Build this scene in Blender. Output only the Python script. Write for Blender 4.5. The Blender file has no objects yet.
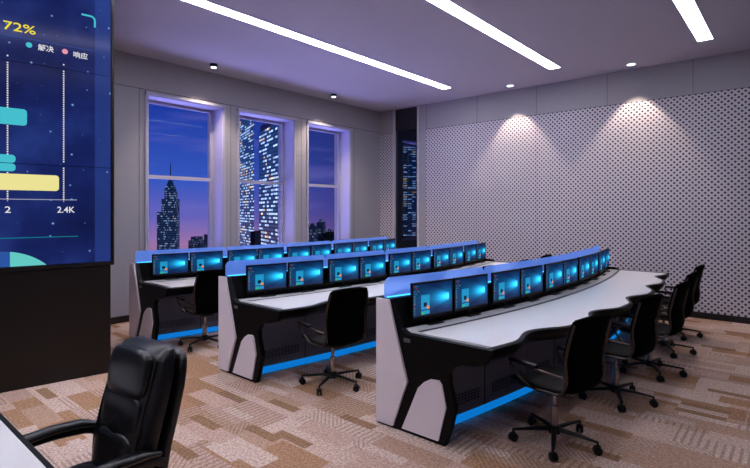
import bpy, bmesh, math, random
from math import sin, cos, pi, radians as R, sqrt, atan2
from mathutils import Vector, Matrix

random.seed(7)
S = bpy.context.scene
COL = S.collection

def lin(r, g, b):
    def c(v):
        v /= 255.0
        return v / 12.92 if v <= 0.04045 else ((v + 0.055) / 1.055) ** 2.4
    return (c(r), c(g), c(b), 1.0)

# ------------------------------------------------------------------ camera, world, exposure
EYE = 1.7
FPX, HORIZON = 494.0, 211.0
cam_data = bpy.data.cameras.new('camera')
cam = bpy.data.objects.new('camera', cam_data)
COL.objects.link(cam)
cam.location = (0, 0, EYE)
cam.rotation_euler = (R(90), 0, R(40.7))
cam_data.sensor_width = 36
cam_data.lens = 36 * FPX / 750
cam_data.shift_y = -(234 - HORIZON) / 750
cam_data.clip_start = 0.05
cam_data.clip_end = 3000
S.camera = cam

S.view_settings.view_transform = 'Standard'
S.view_settings.look = 'None'
S.view_settings.gamma = 1
S.view_settings.use_curve_mapping = False
S.view_settings.exposure = 0.0

STRIP_POWERS = (27.0, 21.0, 10.0)
SPOT_WATTS = 9.0
SKY_GAIN = 1.25
LED_GAIN = 0.85

world = bpy.data.worlds.new('dusk')
S.world = world
world.use_nodes = True
wt = world.node_tree
for n in list(wt.nodes):
    wt.nodes.remove(n)

class NT:
    """small node-graph writer"""
    def __init__(self, tree):
        self.t = tree
    def node(self, kind, **kw):
        n = self.t.nodes.new(kind)
        for k, v in kw.items():
            setattr(n, k, v)
        return n
    def put(self, sock, v):
        if isinstance(v, bpy.types.NodeSocket):
            self.t.links.new(v, sock)
        elif v is not None:
            sock.default_value = v
    def m(self, op, a, b=None, c=None):
        n = self.node('ShaderNodeMath', operation=op)
        self.put(n.inputs[0], a); self.put(n.inputs[1], b)
        if c is not None: self.put(n.inputs[2], c)
        return n.outputs[0]
    def mix(self, f, a, b, mode='MIX'):
        n = self.node('ShaderNodeMix', data_type='RGBA', blend_type=mode)
        self.put(n.inputs[0], f); self.put(n.inputs[6], a); self.put(n.inputs[7], b)
        return n.outputs[2]
    def ramp(self, f, stops, interp='LINEAR'):
        n = self.node('ShaderNodeValToRGB')
        n.color_ramp.interpolation = interp
        e = n.color_ramp.elements
        while len(e) < len(stops): e.new(0.5)
        for i, (p, c) in enumerate(stops):
            e[i].position = p; e[i].color = c
        self.put(n.inputs[0], f)
        return n.outputs[0]
    def xyz(self, v):
        n = self.node('ShaderNodeSeparateXYZ')
        self.t.links.new(v, n.inputs[0])
        return n.outputs[0], n.outputs[1], n.outputs[2]
    def vec(self, x, y, z):
        n = self.node('ShaderNodeCombineXYZ')
        self.put(n.inputs[0], x); self.put(n.inputs[1], y); self.put(n.inputs[2], z)
        return n.outputs[0]
    def noise(self, v, scale, detail=2.0, rough=0.5):
        n = self.node('ShaderNodeTexNoise')
        n.inputs['Scale'].default_value = scale
        n.inputs['Detail'].default_value = detail
        n.inputs['Roughness'].default_value = rough
        if v is not None: self.t.links.new(v, n.inputs['Vector'])
        return n.outputs['Fac']
    def white(self, v):
        n = self.node('ShaderNodeTexWhiteNoise', noise_dimensions='3D')
        self.t.links.new(v, n.inputs['Vector'])
        return n.outputs['Value'], n.outputs['Color']

w = NT(wt)
tc = w.node('ShaderNodeTexCoord')
dx, dy, dz = w.xyz(tc.outputs['Generated'])
el = w.m('MULTIPLY_ADD', dz, 1.6, 0.35)
west = w.ramp(el, [(0.0, lin(40, 30, 60)), (0.14, lin(110, 78, 112)), (0.25, lin(150, 108, 150)), (0.33, lin(98, 92, 170)),
                   (0.44, lin(52, 82, 176)), (0.64, lin(30, 56, 148)), (1.0, lin(16, 30, 90))])
north = w.ramp(el, [(0.0, lin(30, 25, 50)), (0.14, lin(60, 50, 90)), (0.25, lin(92, 70, 122)), (0.36, lin(58, 54, 122)),
                    (0.5, lin(40, 46, 112)), (0.68, lin(32, 38, 98)), (1.0, lin(14, 20, 60))])
az = w.m('MULTIPLY_ADD', dy, 5.0, -2.6)
az = w.m('MINIMUM', w.m('MAXIMUM', az, 0.0), 1.0)
sky = w.mix(az, west, north)
streak = w.noise(w.vec(w.m('MULTIPLY', dx, 3.0), w.m('MULTIPLY', dy, 3.0), w.m('MULTIPLY', dz, 26.0)), 1.6, 4.0)
streak = w.m('MULTIPLY', w.m('MAXIMUM', w.m('SUBTRACT', streak, 0.52), 0.0), 1.3)
sky = w.mix(streak, sky, lin(120, 110, 178))
bg = w.node('ShaderNodeBackground')
wt.links.new(sky, bg.inputs[0])
bg.inputs[1].default_value = SKY_GAIN
wo = w.node('ShaderNodeOutputWorld')
wt.links.new(bg.outputs[0], wo.inputs[0])

# ------------------------------------------------------------------ materials
glow = bpy.data.lights.new('violet_fill', 'AREA'); glow.shape = 'RECTANGLE'  # added fill light, out of view, tints jambs, soffits and ceiling violet
glow.size = 16; glow.size_y = 3; glow.energy = 1500; glow.color = (0.40, 0.38, 1.0)
glow_o = bpy.data.objects.new('violet_fill', glow); COL.objects.link(glow_o)
glow_o.location = (-12.5, 6.0, -1.6)
glow_o.rotation_euler = Vector((1.0, 0, 0.75)).to_track_quat('-Z', 'Y').to_euler()

MATS = {}
def mat(name, col=(128, 128, 128), rough=0.5, metal=0.0, spec=0.5, emit=None, power=0.0, coat=0.0, trans=0.0):
    m = bpy.data.materials.new(name)
    m.use_nodes = True
    b = m.node_tree.nodes['Principled BSDF']
    b.inputs['Base Color'].default_value = lin(*col)
    b.inputs['Roughness'].default_value = rough
    b.inputs['Metallic'].default_value = metal
    b.inputs['Specular IOR Level'].default_value = spec
    b.inputs['Coat Weight'].default_value = coat
    b.inputs['Transmission Weight'].default_value = trans
    if emit:
        b.inputs['Emission Color'].default_value = lin(*emit)
        b.inputs['Emission Strength'].default_value = power
    MATS[name] = m
    return m

def speckle(m, scale, amount, bump=0.0, detail=3.0):
    """fine procedural grain on an existing material"""
    t = m.node_tree; g = NT(t); b = t.nodes['Principled BSDF']
    co = g.node('ShaderNodeTexCoord').outputs['Object']
    f = g.noise(co, scale, detail)
    base = tuple(b.inputs['Base Color'].default_value)
    dark = tuple(c * (1 - amount) for c in base[:3]) + (1,)
    lite = tuple(min(1, c * (1 + amount)) for c in base[:3]) + (1,)
    t.links.new(g.ramp(f, [(0.3, dark), (0.7, lite)]), b.inputs['Base Color'])
    if bump:
        bn = g.node('ShaderNodeBump'); bn.inputs['Strength'].default_value = bump
        bn.inputs['Distance'].default_value = 0.002
        t.links.new(f, bn.inputs['Height']); t.links.new(bn.outputs[0], b.inputs['Normal'])
    return m

WALL = speckle(mat('wall_paint', (158, 155, 162), 0.6, spec=0.25), 14, 0.015)
CEIL = speckle(mat('ceiling_paint', (182, 178, 190), 0.8, spec=0.2), 8, 0.012)
JAMB = mat('window_jamb_paint', (186, 184, 214), 0.45)
BASEB = mat('black_skirting', (16, 15, 17), 0.4)
SEAM = mat('panel_joint', (60, 58, 64), 0.8)
BLACK = speckle(mat('black_laminate', (4, 4, 6), 0.5, spec=0.15), 120, 0.15)
EDGE = mat('black_edge', (4, 4, 5), 0.4, spec=0.2)
WHITE = speckle(mat('white_worktop', (238, 236, 238), 0.2, spec=0.5), 60, 0.01)
INLAY = speckle(mat('pale_grey_inlay', (232, 224, 234), 0.5, spec=0.3), 90, 0.02)
CAB = speckle(mat('charcoal_cabinet', (92, 97, 116), 0.5), 60, 0.05)
SLOT = mat('vent_slot', (14, 14, 17), 0.8)
PLATE = mat('grey_plate', (92, 92, 98), 0.4)
CHROME = mat('dark_chrome', (150, 140, 136), 0.25, metal=1.0)
BRONZE = mat('bronze_rail', (84, 74, 70), 0.35, metal=1.0)
CBLACK = mat('chair_black_plastic', (5, 5, 6), 0.45, spec=0.3)
CFAB = speckle(mat('chair_black_cover', (2, 2, 3), 0.9, spec=0.05), 300, 0.3, 0.3)
CSEAT = speckle(mat('chair_seat_fabric', (20, 19, 18), 0.8, spec=0.2), 300, 0.25, 0.3)
LEATHER = speckle(mat('black_leather', (7, 9, 14), 0.3, spec=0.5), 90, 0.15, 0.35, 6.0)
PIPING = mat('leather_seam', (8, 9, 12), 0.5)
LED = mat('blue_led', (10, 60, 120), 0.5, emit=(6, 122, 214), power=LED_GAIN)
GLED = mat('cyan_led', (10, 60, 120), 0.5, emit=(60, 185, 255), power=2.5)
STRIPS = [mat('lamp_diffuser', (240, 240, 240), 0.5, emit=(240, 240, 255), power=p) for p in STRIP_POWERS]
DLENS = mat('downlight_lens', (240, 240, 240), 0.5, emit=(225, 245, 255), power=3.0)
TRIMW = mat('white_trim', (196, 196, 200), 0.4)
DARKM = mat('dark_metal', (28, 28, 32), 0.35, metal=0.6)
FRAME = mat('window_frame_paint', (168, 166, 184), 0.4)
VBASE = speckle(mat('video_wall_plinth', (15, 12, 12), 0.35, spec=0.4), 20, 0.1)
VBEZ = mat('video_bezel', (4, 4, 5), 0.4)
BARK = speckle(mat('bark', (60, 48, 38), 0.9), 20, 0.3)
LEAF = speckle(mat('leaves', (34, 66, 36), 0.8), 3, 0.4)

def glassmat():
    m = bpy.data.materials.new('blue_acrylic'); m.use_nodes = True
    t = m.node_tree; t.nodes.clear(); g = NT(t)
    tr = g.node('ShaderNodeBsdfTransparent'); tr.inputs[0].default_value = (0.62, 0.76, 1.0, 1)
    tl = g.node('ShaderNodeBsdfTranslucent'); tl.inputs[0].default_value = lin(175, 200, 255)
    df = g.node('ShaderNodeBsdfDiffuse'); df.inputs[0].default_value = lin(160, 185, 250)
    gl = g.node('ShaderNodeBsdfGlossy'); gl.inputs[0].default_value = (0.8, 0.85, 1, 1); gl.inputs[1].default_value = 0.08
    a = g.node('ShaderNodeMixShader'); a.inputs[0].default_value = 0.5
    t.links.new(tl.outputs[0], a.inputs[1]); t.links.new(df.outputs[0], a.inputs[2])
    b = g.node('ShaderNodeMixShader'); b.inputs[0].default_value = 0.33
    t.links.new(tr.outputs[0], b.inputs[1]); t.links.new(a.outputs[0], b.inputs[2])
    c = g.node('ShaderNodeMixShader'); c.inputs[0].default_value = 0.06
    t.links.new(b.outputs[0], c.inputs[1]); t.links.new(gl.outputs[0], c.inputs[2])
    em = g.node('ShaderNodeEmission'); em.inputs[0].default_value = lin(96, 146, 236); em.inputs[1].default_value = 0.24  # even glow added to brighten the acrylic beyond what its light strip gives
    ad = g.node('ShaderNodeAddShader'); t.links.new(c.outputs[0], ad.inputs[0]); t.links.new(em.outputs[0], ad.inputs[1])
    o = g.node('ShaderNodeOutputMaterial'); t.links.new(ad.outputs[0], o.inputs[0])
    return m
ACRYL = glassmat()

def pane_mat(name, tint, gloss):
    m = bpy.data.materials.new(name); m.use_nodes = True
    t = m.node_tree; t.nodes.clear(); g = NT(t)
    tr = g.node('ShaderNodeBsdfTransparent'); tr.inputs[0].default_value = tint
    gl = g.node('ShaderNodeBsdfGlossy'); gl.inputs[0].default_value = (0.9, 0.92, 1, 1); gl.inputs[1].default_value = 0.02
    c = g.node('ShaderNodeMixShader'); c.inputs[0].default_value = gloss
    t.links.new(tr.outputs[0], c.inputs[1]); t.links.new(gl.outputs[0], c.inputs[2])
    o = g.node('ShaderNodeOutputMaterial'); t.links.new(c.outputs[0], o.inputs[0])
    return m
PANE = pane_mat('clear_pane', (0.93, 0.95, 0.98, 1), 0.004)
DARKGLASS = pane_mat('tinted_glass', (0.42, 0.46, 0.52, 1), 0.03)

def perf_mat():
    m = mat('perforated_panel', (178, 170, 178), 0.5, spec=0.3)
    t = m.node_tree; g = NT(t); b = t.nodes['Principled BSDF']
    x, y, z = g.xyz(g.node('ShaderNodeTexCoord').outputs['Object'])
    P = 0.085
    def lattice(ox, oz):
        u = g.m('FRACT', g.m('DIVIDE', g.m('ADD', x, ox), P)); v = g.m('FRACT', g.m('DIVIDE', g.m('ADD', z, oz), P))
        u = g.m('SUBTRACT', u, 0.5); v = g.m('SUBTRACT', v, 0.5)
        d = g.m('SQRT', g.m('ADD', g.m('MULTIPLY', u, u), g.m('MULTIPLY', v, v)))
        return g.m('LESS_THAN', d, 0.205)
    holes = g.m('MAXIMUM', lattice(20.0, 10.0), lattice(20.0 + P / 2, 10.0 + P / 2))
    t.links.new(g.mix(holes, lin(198, 192, 202), lin(60, 57, 68)), b.inputs['Base Color'])
    bn = g.node('ShaderNodeBump'); bn.invert = True; bn.inputs['Strength'].default_value = 0.5; bn.inputs['Distance'].default_value = 0.01
    t.links.new(holes, bn.inputs['Height']); t.links.new(bn.outputs[0], b.inputs['Normal'])
    return m
PERF = perf_mat()

def carpet_mat():
    m = mat('carpet_tiles', (150, 120, 100), 0.95, spec=0.1)
    t = m.node_tree; g = NT(t); b = t.nodes['Principled BSDF']
    co = g.node('ShaderNodeTexCoord').outputs['Object']
    x, y, z = g.xyz(co)
    def cell(w_, h_, ox, oy, seed):
        row = g.m('FLOOR', g.m('DIVIDE', g.m('ADD', y, oy), h_))
        sh = g.m('FRACT', g.m('MULTIPLY', g.m('SINE', g.m('MULTIPLY', row, 12.9)), 43.7))
        c = g.m('FLOOR', g.m('ADD', g.m('DIVIDE', g.m('ADD', x, ox), w_), sh))
        v, col = g.white(g.vec(c, row, seed))
        r, gg, bb = g.xyz(col)
        return r, gg, bb
    r1, g1, b1 = cell(0.75, 0.375, 30, 30, 1.0)
    r2, g2, b2 = cell(0.5, 0.1875, 30.2, 30.1, 7.0)
    r3, g3, b3 = cell(0.36, 0.09, 30.4, 30.05, 13.0)
    stops = [(0.0, lin(212, 186, 172)), (0.25, lin(200, 168, 152)), (0.5, lin(190, 156, 134)), (0.7, lin(178, 138, 108)), (0.85, lin(208, 180, 166))]
    c1 = g.ramp(r1, stops, 'CONSTANT'); c2 = g.ramp(r2, stops, 'CONSTANT')
    c3 = g.ramp(r3, [(0.0, lin(158, 122, 94)), (0.5, lin(212, 188, 176))], 'CONSTANT')
    base = g.mix(g.m('GREATER_THAN', g2, 0.5), c1, c2)
    base = g.mix(g.m('GREATER_THAN', g3, 0.9), base, c3)
    # stripes in some of the tiles, running one way or the other
    sx = g.m('GREATER_THAN', g.m('FRACT', g.m('DIVIDE', x, 0.05)), 0.6)
    sy = g.m('GREATER_THAN', g.m('FRACT', g.m('DIVIDE', y, 0.034)), 0.6)
    dg = g.m('GREATER_THAN', g.m('FRACT', g.m('DIVIDE', g.m('ADD', x, y), 0.045)), 0.6)
    s = g.mix(g.m('GREATER_THAN', b1, 0.6), g.vec(sx, sx, sx), g.vec(sy, sy, sy))
    s = g.mix(g.m('GREATER_THAN', b2, 0.75), s, g.vec(dg, dg, dg))
    on = g.m('MULTIPLY', g.m('GREATER_THAN', g1, 0.35), g.m('LESS_THAN', g2, 0.75))
    sv, _, _ = g.xyz(s)
    on = g.m('MULTIPLY', g.m('MULTIPLY', on, sv), 0.45)
    base = g.mix(on, base, lin(122, 94, 74))
    n1 = g.noise(co, 95, 2.0); n2 = g.noise(co, 45, 4.0, 0.8)
    k = g.m('ADD', g.m('MULTIPLY', n1, 0.45), g.m('MULTIPLY', n2, 0.8))
    base = g.mix(1.0, base, g.ramp(k, [(0.42, (0.36, 0.35, 0.34, 1)), (0.84, (1.5, 1.5, 1.5, 1))]), 'MULTIPLY')
    t.links.new(base, b.inputs['Base Color'])
    bn = g.node('ShaderNodeBump'); bn.inputs['Strength'].default_value = 0.6; bn.inputs['Distance'].default_value = 0.004
    t.links.new(k, bn.inputs['Height']); t.links.new(bn.outputs[0], b.inputs['Normal'])
    return m
CARPET = carpet_mat()

def tower_mat(name, wx, wz, share, glow, body, dim=0.35, tint_a=(255, 214, 160), tint_b=(180, 214, 255)):
    m = mat(name, body, 0.3, spec=0.6)
    t = m.node_tree; g = NT(t); b = t.nodes['Principled BSDF']
    x, y, z = g.xyz(g.node('ShaderNodeTexCoord').outputs['Object'])
    h = g.m('ADD', x, g.m('MULTIPLY', y, 1.0))
    cu = g.m('DIVIDE', h, wx); cv = g.m('DIVIDE', z, wz)
    val, col = g.white(g.vec(g.m('FLOOR', cu), g.m('FLOOR', cv), 3.0))
    big = g.noise(g.vec(g.m('MULTIPLY', h, 0.09), 0.0, g.m('MULTIPLY', z, 0.16)), 1.0, 2.0)
    thr = g.m('ADD', 1.0 - share, g.m('MULTIPLY', g.m('SUBTRACT', 0.5, big), 1.4))
    lit = g.m('GREATER_THAN', val, thr)
    inw = g.m('MULTIPLY', g.m('GREATER_THAN', g.m('FRACT', cu), 0.14), g.m('GREATER_THAN', g.m('FRACT', cv), 0.5))
    on = g.m('MULTIPLY', lit, inw)
    r, gg, bb = g.xyz(col)
    warm = g.mix(g.m('GREATER_THAN', r, 0.55), lin(*tint_a), lin(*tint_b))
    t.links.new(g.mix(lit, lin(40, 96, 140), warm), b.inputs['Emission Color'])  # unlit windows emit dim teal too, dusk reflection put in as emission
    st = g.m('MULTIPLY', g.m('MULTIPLY_ADD', bb, 0.8, 0.2), glow)
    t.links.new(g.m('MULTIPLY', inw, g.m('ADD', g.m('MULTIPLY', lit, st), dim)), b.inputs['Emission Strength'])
    t.links.new(g.mix(inw, lin(*body), lin(18, 40, 70)), b.inputs['Base Color'])
    return m

# ------------------------------------------------------------------ mesh helpers
class MB:
    def __init__(self):
        self.bm = bmesh.new()
    def box(self, x0, x1, y0, y1, z0, z1, bev=0.0, seg=2, M=None):
        r = bmesh.ops.create_cube(self.bm, size=1.0)
        vs = r['verts']
        for v in vs:
            v.co = Vector(((x0 + x1) / 2 + v.co.x * (x1 - x0), (y0 + y1) / 2 + v.co.y * (y1 - y0), (z0 + z1) / 2 + v.co.z * (z1 - z0)))
        if bev > 0:
            es = list({e for v in vs for e in v.link_edges})
            g = bmesh.ops.bevel(self.bm, geom=es, offset=bev, segments=seg, profile=0.5, affect='EDGES')
            vs = list({v for f in g['faces'] for v in f.verts} | {v for v in vs if v.is_valid})
        if M is not None:
            bmesh.ops.transform(self.bm, matrix=M, verts=[v for v in vs if v.is_valid])
        return self
    def prism(self, pts, y0, y1, M=None):
        """polygon in x,z swept along y"""
        a = [self.bm.verts.new((x, y0, z)) for x, z in pts]
        b = [self.bm.verts.new((x, y1, z)) for x, z in pts]
        n = len(pts)
        self.bm.faces.new(a); self.bm.faces.new(list(reversed(b)))
        for i in range(n):
            self.bm.faces.new((a[i], b[i], b[(i + 1) % n], a[(i + 1) % n]))
        if M is not None: bmesh.ops.transform(self.bm, matrix=M, verts=a + b)
        return self
    def slab(self, pts, z0, z1):
        """polygon in x,y with thickness in z"""
        a = [self.bm.verts.new((x, y, z0)) for x, y in pts]
        b = [self.bm.verts.new((x, y, z1)) for x, y in pts]
        n = len(pts)
        self.bm.faces.new(a); self.bm.faces.new(list(reversed(b)))
        for i in range(n):
            self.bm.faces.new((a[i], b[i], b[(i + 1) % n], a[(i + 1) % n]))
        return self
    def loft(self, rings, caps=True, closed=True):
        vs = [[self.bm.verts.new(p) for p in r] for r in rings]
        n = len(vs[0])
        for i in range(len(vs) - 1):
            for j in range(n if closed else n - 1):
                self.bm.faces.new((vs[i][j], vs[i][(j + 1) % n], vs[i + 1][(j + 1) % n], vs[i + 1][j]))
        if caps:
            self.bm.faces.new(list(reversed(vs[0]))); self.bm.faces.new(vs[-1])
        return self
    def tube(self, path, r, n=8, flat=1.0):
        path = [Vector(p) for p in path]
        rings = []
        for i, p in enumerate(path):
            d = (path[min(i + 1, len(path) - 1)] - path[max(i - 1, 0)]).normalized()
            up = Vector((0, 0, 1)) if abs(d.z) < 0.9 else Vector((1, 0, 0))
            a = d.cross(up).normalized(); b = a.cross(d)
            rr = r[i] if isinstance(r, (list, tuple)) else r
            rings.append([p + a * cos(2 * pi * k / n) * rr + b * sin(2 * pi * k / n) * rr * flat for k in range(n)])
        return self.loft(rings)
    def lathe(self, prof, c=(0, 0, 0), n=20):
        rings = [[Vector((c[0] + r * cos(2 * pi * k / n), c[1] + r * sin(2 * pi * k / n), c[2] + z)) for k in range(n)] for r, z in prof]
        return self.loft(rings)
    def done(self, name, m, parent=None, smooth=False, kind=None, loc=None):
        bmesh.ops.recalc_face_normals(self.bm, faces=self.bm.faces)
        me = bpy.data.meshes.new(name); self.bm.to_mesh(me); self.bm.free()
        me.materials.append(m)
        if smooth:
            for p in me.polygons: p.use_smooth = True
            try: me.set_sharp_from_angle(angle=R(40))
            except Exception: pass
        o = bpy.data.objects.new(name, me); COL.objects.link(o)
        if parent: o.parent = parent
        if loc: o.location = loc
        if kind: o['kind'] = kind
        return o

def fillet(pts, r=0.03, n=4):
    """round the corners of a polyline"""
    pts = [Vector(p) for p in pts]; out = [pts[0]]
    for i in range(1, len(pts) - 1):
        a, b, c = pts[i - 1], pts[i], pts[i + 1]
        u = (a - b); v = (c - b); rr = min(r, u.length * 0.45, v.length * 0.45)
        p0 = b + u.normalized() * rr; p1 = b + v.normalized() * rr
        for k in range(n + 1):
            t = k / n; out.append(p0 * (1 - t) ** 2 + b * 2 * t * (1 - t) + p1 * t * t)
    out.append(pts[-1]); return out

def tag(o, label, cat, group=None):
    o['label'] = label; o['category'] = cat
    if group: o['group'] = group
    return o

def root(name, loc, rz, label, cat, group=None):
    o = bpy.data.objects.new(name, None); COL.objects.link(o)
    o.location = loc; o.rotation_euler = (0, 0, rz)
    o.empty_display_size = 0.1
    return tag(o, label, cat, group)

KIDS = {}
def children(o):
    return [c for c in COL.objects if c.parent == o]
def copy_tree(o, parent=None):
    c = o.copy(); COL.objects.link(c)
    if parent: c.parent = parent
    for ch in KIDS.setdefault(o.name, children(o)): copy_tree(ch, c)
    return c

def struct(o):
    o['kind'] = 'structure'; return o

# ------------------------------------------------------------------ room shell
WX = -7.83            # window wall
BY = 9.31             # perforated wall
H = 4.13
XR, YF = 3.5, -3.5
YN = 12.6             # end of the side room behind the dark glass
REVEAL = 0.33
struct(MB().box(WX - 0.5, XR + 0.2, YF - 0.2, YN + 0.2, -0.2, 0.0).done('floor', CARPET))
struct(MB().box(WX - 0.5, XR + 0.2, YF - 0.2, YN + 0.2, H + 0.06, H + 0.26).done('ceiling_slab', CEIL))
LIGHTS = [(-5.31, -2.6, 8.38), (-3.17, -2.6, 8.40), (-1.02, -2.6, 8.41)]
# ceiling board with a slot for each lamp
cb = MB(); edges = [WX - 0.5]
for x, a, b in LIGHTS: edges += [x - 0.1, x + 0.1]
edges.append(XR + 0.2)
for i in range(0, len(edges), 2):
    cb.box(edges[i], edges[i + 1], YF - 0.2, YN + 0.2, H, H + 0.06)
for x, a, b in LIGHTS:
    cb.box(x - 0.1, x + 0.1, b, YN + 0.2, H, H + 0.06); cb.box(x - 0.1, x + 0.1, YF - 0.2, a, H, H + 0.06)
struct(cb.done('ceiling', CEIL))
struct(MB().box(XR, XR + 0.2, YF, YN, 0, H).done('wall_right', WALL))
struct(MB().box(WX - 0.5, XR + 0.2, YF - 0.2, YF, 0, H).done('wall_front', WALL))
struct(MB().box(WX - 0.5, XR + 0.2, YN, YN + 0.2, 0, H).done('wall_far', WALL))

# window wall, openings
SILL, HEAD = 0.92, 3.545
OPEN = [(3.585, 4.925), (5.262, 6.56), (6.952, 8.215), (10.18, 11.62)]
wl = MB(); y = YF
for a, b in OPEN:
    wl.box(WX - 0.5, WX, y, a, 0, H); wl.box(WX - 0.5, WX, a, b, 0, SILL); wl.box(WX - 0.5, WX, a, b, HEAD, H); y = b
wl.box(WX - 0.5, WX, y, YN, 0, H)
struct(wl.done('wall_left', WALL))
js = MB()
for z in (3.62,):
    js.box(WX, WX + 0.002, YF, BY, z - 0.004, z + 0.004)
for yy in (3.45, 5.09, 6.76, 8.36):
    js.box(WX, WX + 0.002, yy - 0.003, yy + 0.003, 0.1, 3.62)
struct(js.done('trim_1', SEAM))
for i, (a, b) in enumerate(OPEN):
    wroot = root('window_%d' % (i + 1), (WX - REVEAL, (a + b) / 2, SILL), 0, '', '')
    del wroot['label']; del wroot['category']; wroot['kind'] = 'structure'
    hw, hh = (b - a) / 2, HEAD - SILL
    lining = MB()
    lining.box(-0.03, REVEAL + 0.004, -hw, -hw + 0.012, 0, hh); lining.box(-0.03, REVEAL + 0.004, hw - 0.012, hw, 0, hh)
    lining.box(-0.03, REVEAL + 0.004, -hw + 0.012, hw - 0.012, hh - 0.012, hh)
    lining.done('jamb', JAMB, wroot, kind='structure')
    MB().box(-0.03, REVEAL + 0.03, -hw + 0.012, hw - 0.012, 0, 0.02, 0.004).done('sill', JAMB, wroot, kind='structure')
    arch = MB(); q = 0.045
    arch.box(REVEAL, REVEAL + 0.018, -hw - q, -hw, -0.05, hh + q); arch.box(REVEAL, REVEAL + 0.018, hw, hw + q, -0.05, hh + q)
    arch.box(REVEAL, REVEAL + 0.045, -hw - q, hw + q, hh, hh + q)
    arch.done('surround', FRAME, wroot, kind='structure')
    fr = MB(); f = 0.052
    i0, i1 = -hw + 0.012, hw - 0.012
    fr.box(-0.02, 0.03, i0, i0 + f, 0.02, hh - 0.012); fr.box(-0.02, 0.03, i1 - f, i1, 0.02, hh - 0.012)
    fr.box(-0.02, 0.03, i0 + f, i1 - f, hh - 0.012 - f, hh - 0.012); fr.box(-0.02, 0.03, i0 + f, i1 - f, 0.02, 0.02 + f)
    zr = 1.7 + (2.245 - 1.7) * 1.042 - SILL
    fr.box(-0.02, 0.035, i0 + f, i1 - f, zr - 0.03, zr + 0.03)
    fr.done('sash', FRAME, wroot, kind='structure')
    MB().box(0.0, 0.008, i0 + f, i1 - f, 0.02 + f, hh - 0.012 - f).done('pane', PANE, wroot, kind='structure')

# perforated wall with the tall dark glass panel
DX0, DX1 = -7.383, -6.69
bw = MB()
bw.box(WX, DX0, BY, BY + 0.14, 0, H); bw.box(DX1, XR, BY, BY + 0.14, 0, H)
struct(bw.done('wall_back', WALL))
PT = 3.56
for i in range(7):
    x0 = -6.461 + 1.2915 * i
    x1 = min(x0 + 1.2915, XR)
    p = MB().box(x0 + 0.003, x1 - 0.003, BY - 0.014, BY, 0.1, PT).done('wall_panel_%d' % (i + 1), PERF); struct(p)
struct(MB().box(WX, DX0 - 0.03, BY - 0.014, BY, 0.1, PT).done('wall_panel_8', PERF))
js = MB()
for i in range(8):
    js.box(-6.461 + 1.2915 * i - 0.003, -6.461 + 1.2915 * i + 0.003, BY - 0.002, BY, PT, H)
js.box(-6.461, XR, BY - 0.016, BY, PT, PT + 0.006)
struct(js.done('trim_2', SEAM))
bb = MB().box(-6.67, XR, BY - 0.025, BY, 0, 0.1).box(WX, DX0 - 0.03, BY - 0.025, BY, 0, 0.1)
struct(bb.done('baseboard_back', BASEB))
struct(MB().box(WX, WX + 0.014, YF, BY - 0.025, 0, 0.1).done('baseboard_left', BASEB))
door = root('door_1', ((DX0 + DX1) / 2, BY, 0), 0, '', '')
del door['label']; del door['category']; door['kind'] = 'structure'
dw = (DX1 - DX0) / 2
df = MB()
df.box(-dw - 0.03, -dw + 0.012, -0.03, 0.12, 0, H - 0.002); df.box(dw - 0.012, dw + 0.03, -0.03, 0.12, 0, H - 0.002)
df.done('door_frame', TRIMW, door, kind='structure')
MB().box(-dw + 0.012, dw - 0.012, 0.03, 0.045, 0.12, 3.62).done('glass_leaf', DARKGLASS, door, kind='structure')
dt = MB().box(-dw + 0.012, dw - 0.012, 0.02, 0.06, 3.62, H - 0.004).box(-dw + 0.012, dw - 0.012, 0.02, 0.06, 0, 0.12)
dt.done('dark_panel', mat('dark_fascia', (34, 33, 42), 0.3), door, kind='structure')

# ------------------------------------------------------------------ lamps in the ceiling
names = ['nearest the video wall and windows', 'in the middle of the three', 'farthest from the windows']
for (x, a, b), nm, STRIP in zip(LIGHTS, names, STRIPS):
    lroot = root('ceiling_light', (x, (a + b) / 2, H), 0, 'long white recessed linear ceiling light, the one %s' % nm, 'ceiling light', 'linear ceiling lights')
    L = (b - a) / 2
    MB().box(-0.092, 0.092, -L + 0.008, L - 0.008, 0.004, 0.02).done('diffuser', STRIP, lroot)
    fr = MB()
    fr.box(-0.1, -0.092, -L, L, 0.0, 0.05); fr.box(0.092, 0.1, -L, L, 0.0, 0.05)
    fr.box(-0.092, 0.092, -L, -L + 0.008, 0.0, 0.05); fr.box(-0.092, 0.092, L - 0.008, L, 0.0, 0.05)
    fr.done('housing', TRIMW, lroot)

def downlight(x, y, black, label):
    d = root('ceiling_downlight', (x, y, H), 0, label, 'ceiling downlight', 'round ceiling downlights')
    if black:
        MB().lathe([(0.0, 0), (0.062, 0), (0.062, -0.05), (0.05, -0.05), (0.05, -0.046), (0.0, -0.046)]).done('housing', DARKM, d, smooth=True)
        MB().lathe([(0.0, -0.047), (0.047, -0.047), (0.042, -0.062), (0.0, -0.064)]).done('lens', DLENS, d, smooth=True)
        z = -0.075
    else:
        MB().lathe([(0.062, 0), (0.08, 0), (0.079, -0.004), (0.062, -0.004)]).done('rim', TRIMW, d, smooth=True)
        MB().lathe([(0.0, -0.001), (0.062, -0.001), (0.060, -0.010), (0.0, -0.014)]).done('lens', DLENS, d, smooth=True)
        z = -0.03
    sd = bpy.data.lights.new('downlight_beam', 'SPOT')
    sd.energy = SPOT_WATTS * (14.0 if not black else 18.0); sd.color = (1.0, 0.80, 0.62)
    sd.spot_size = R(104 if black else 74); sd.spot_blend = 0.6 if black else 0.3; sd.shadow_soft_size = 0.03
    so = bpy.data.objects.new('downlight_beam', sd); COL.objects.link(so)
    so.parent = d; so.location = (0, 0, z)
    return d
downlight(-7.36, 4.46, True, 'small black ringed ceiling downlight above the left window')
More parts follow.
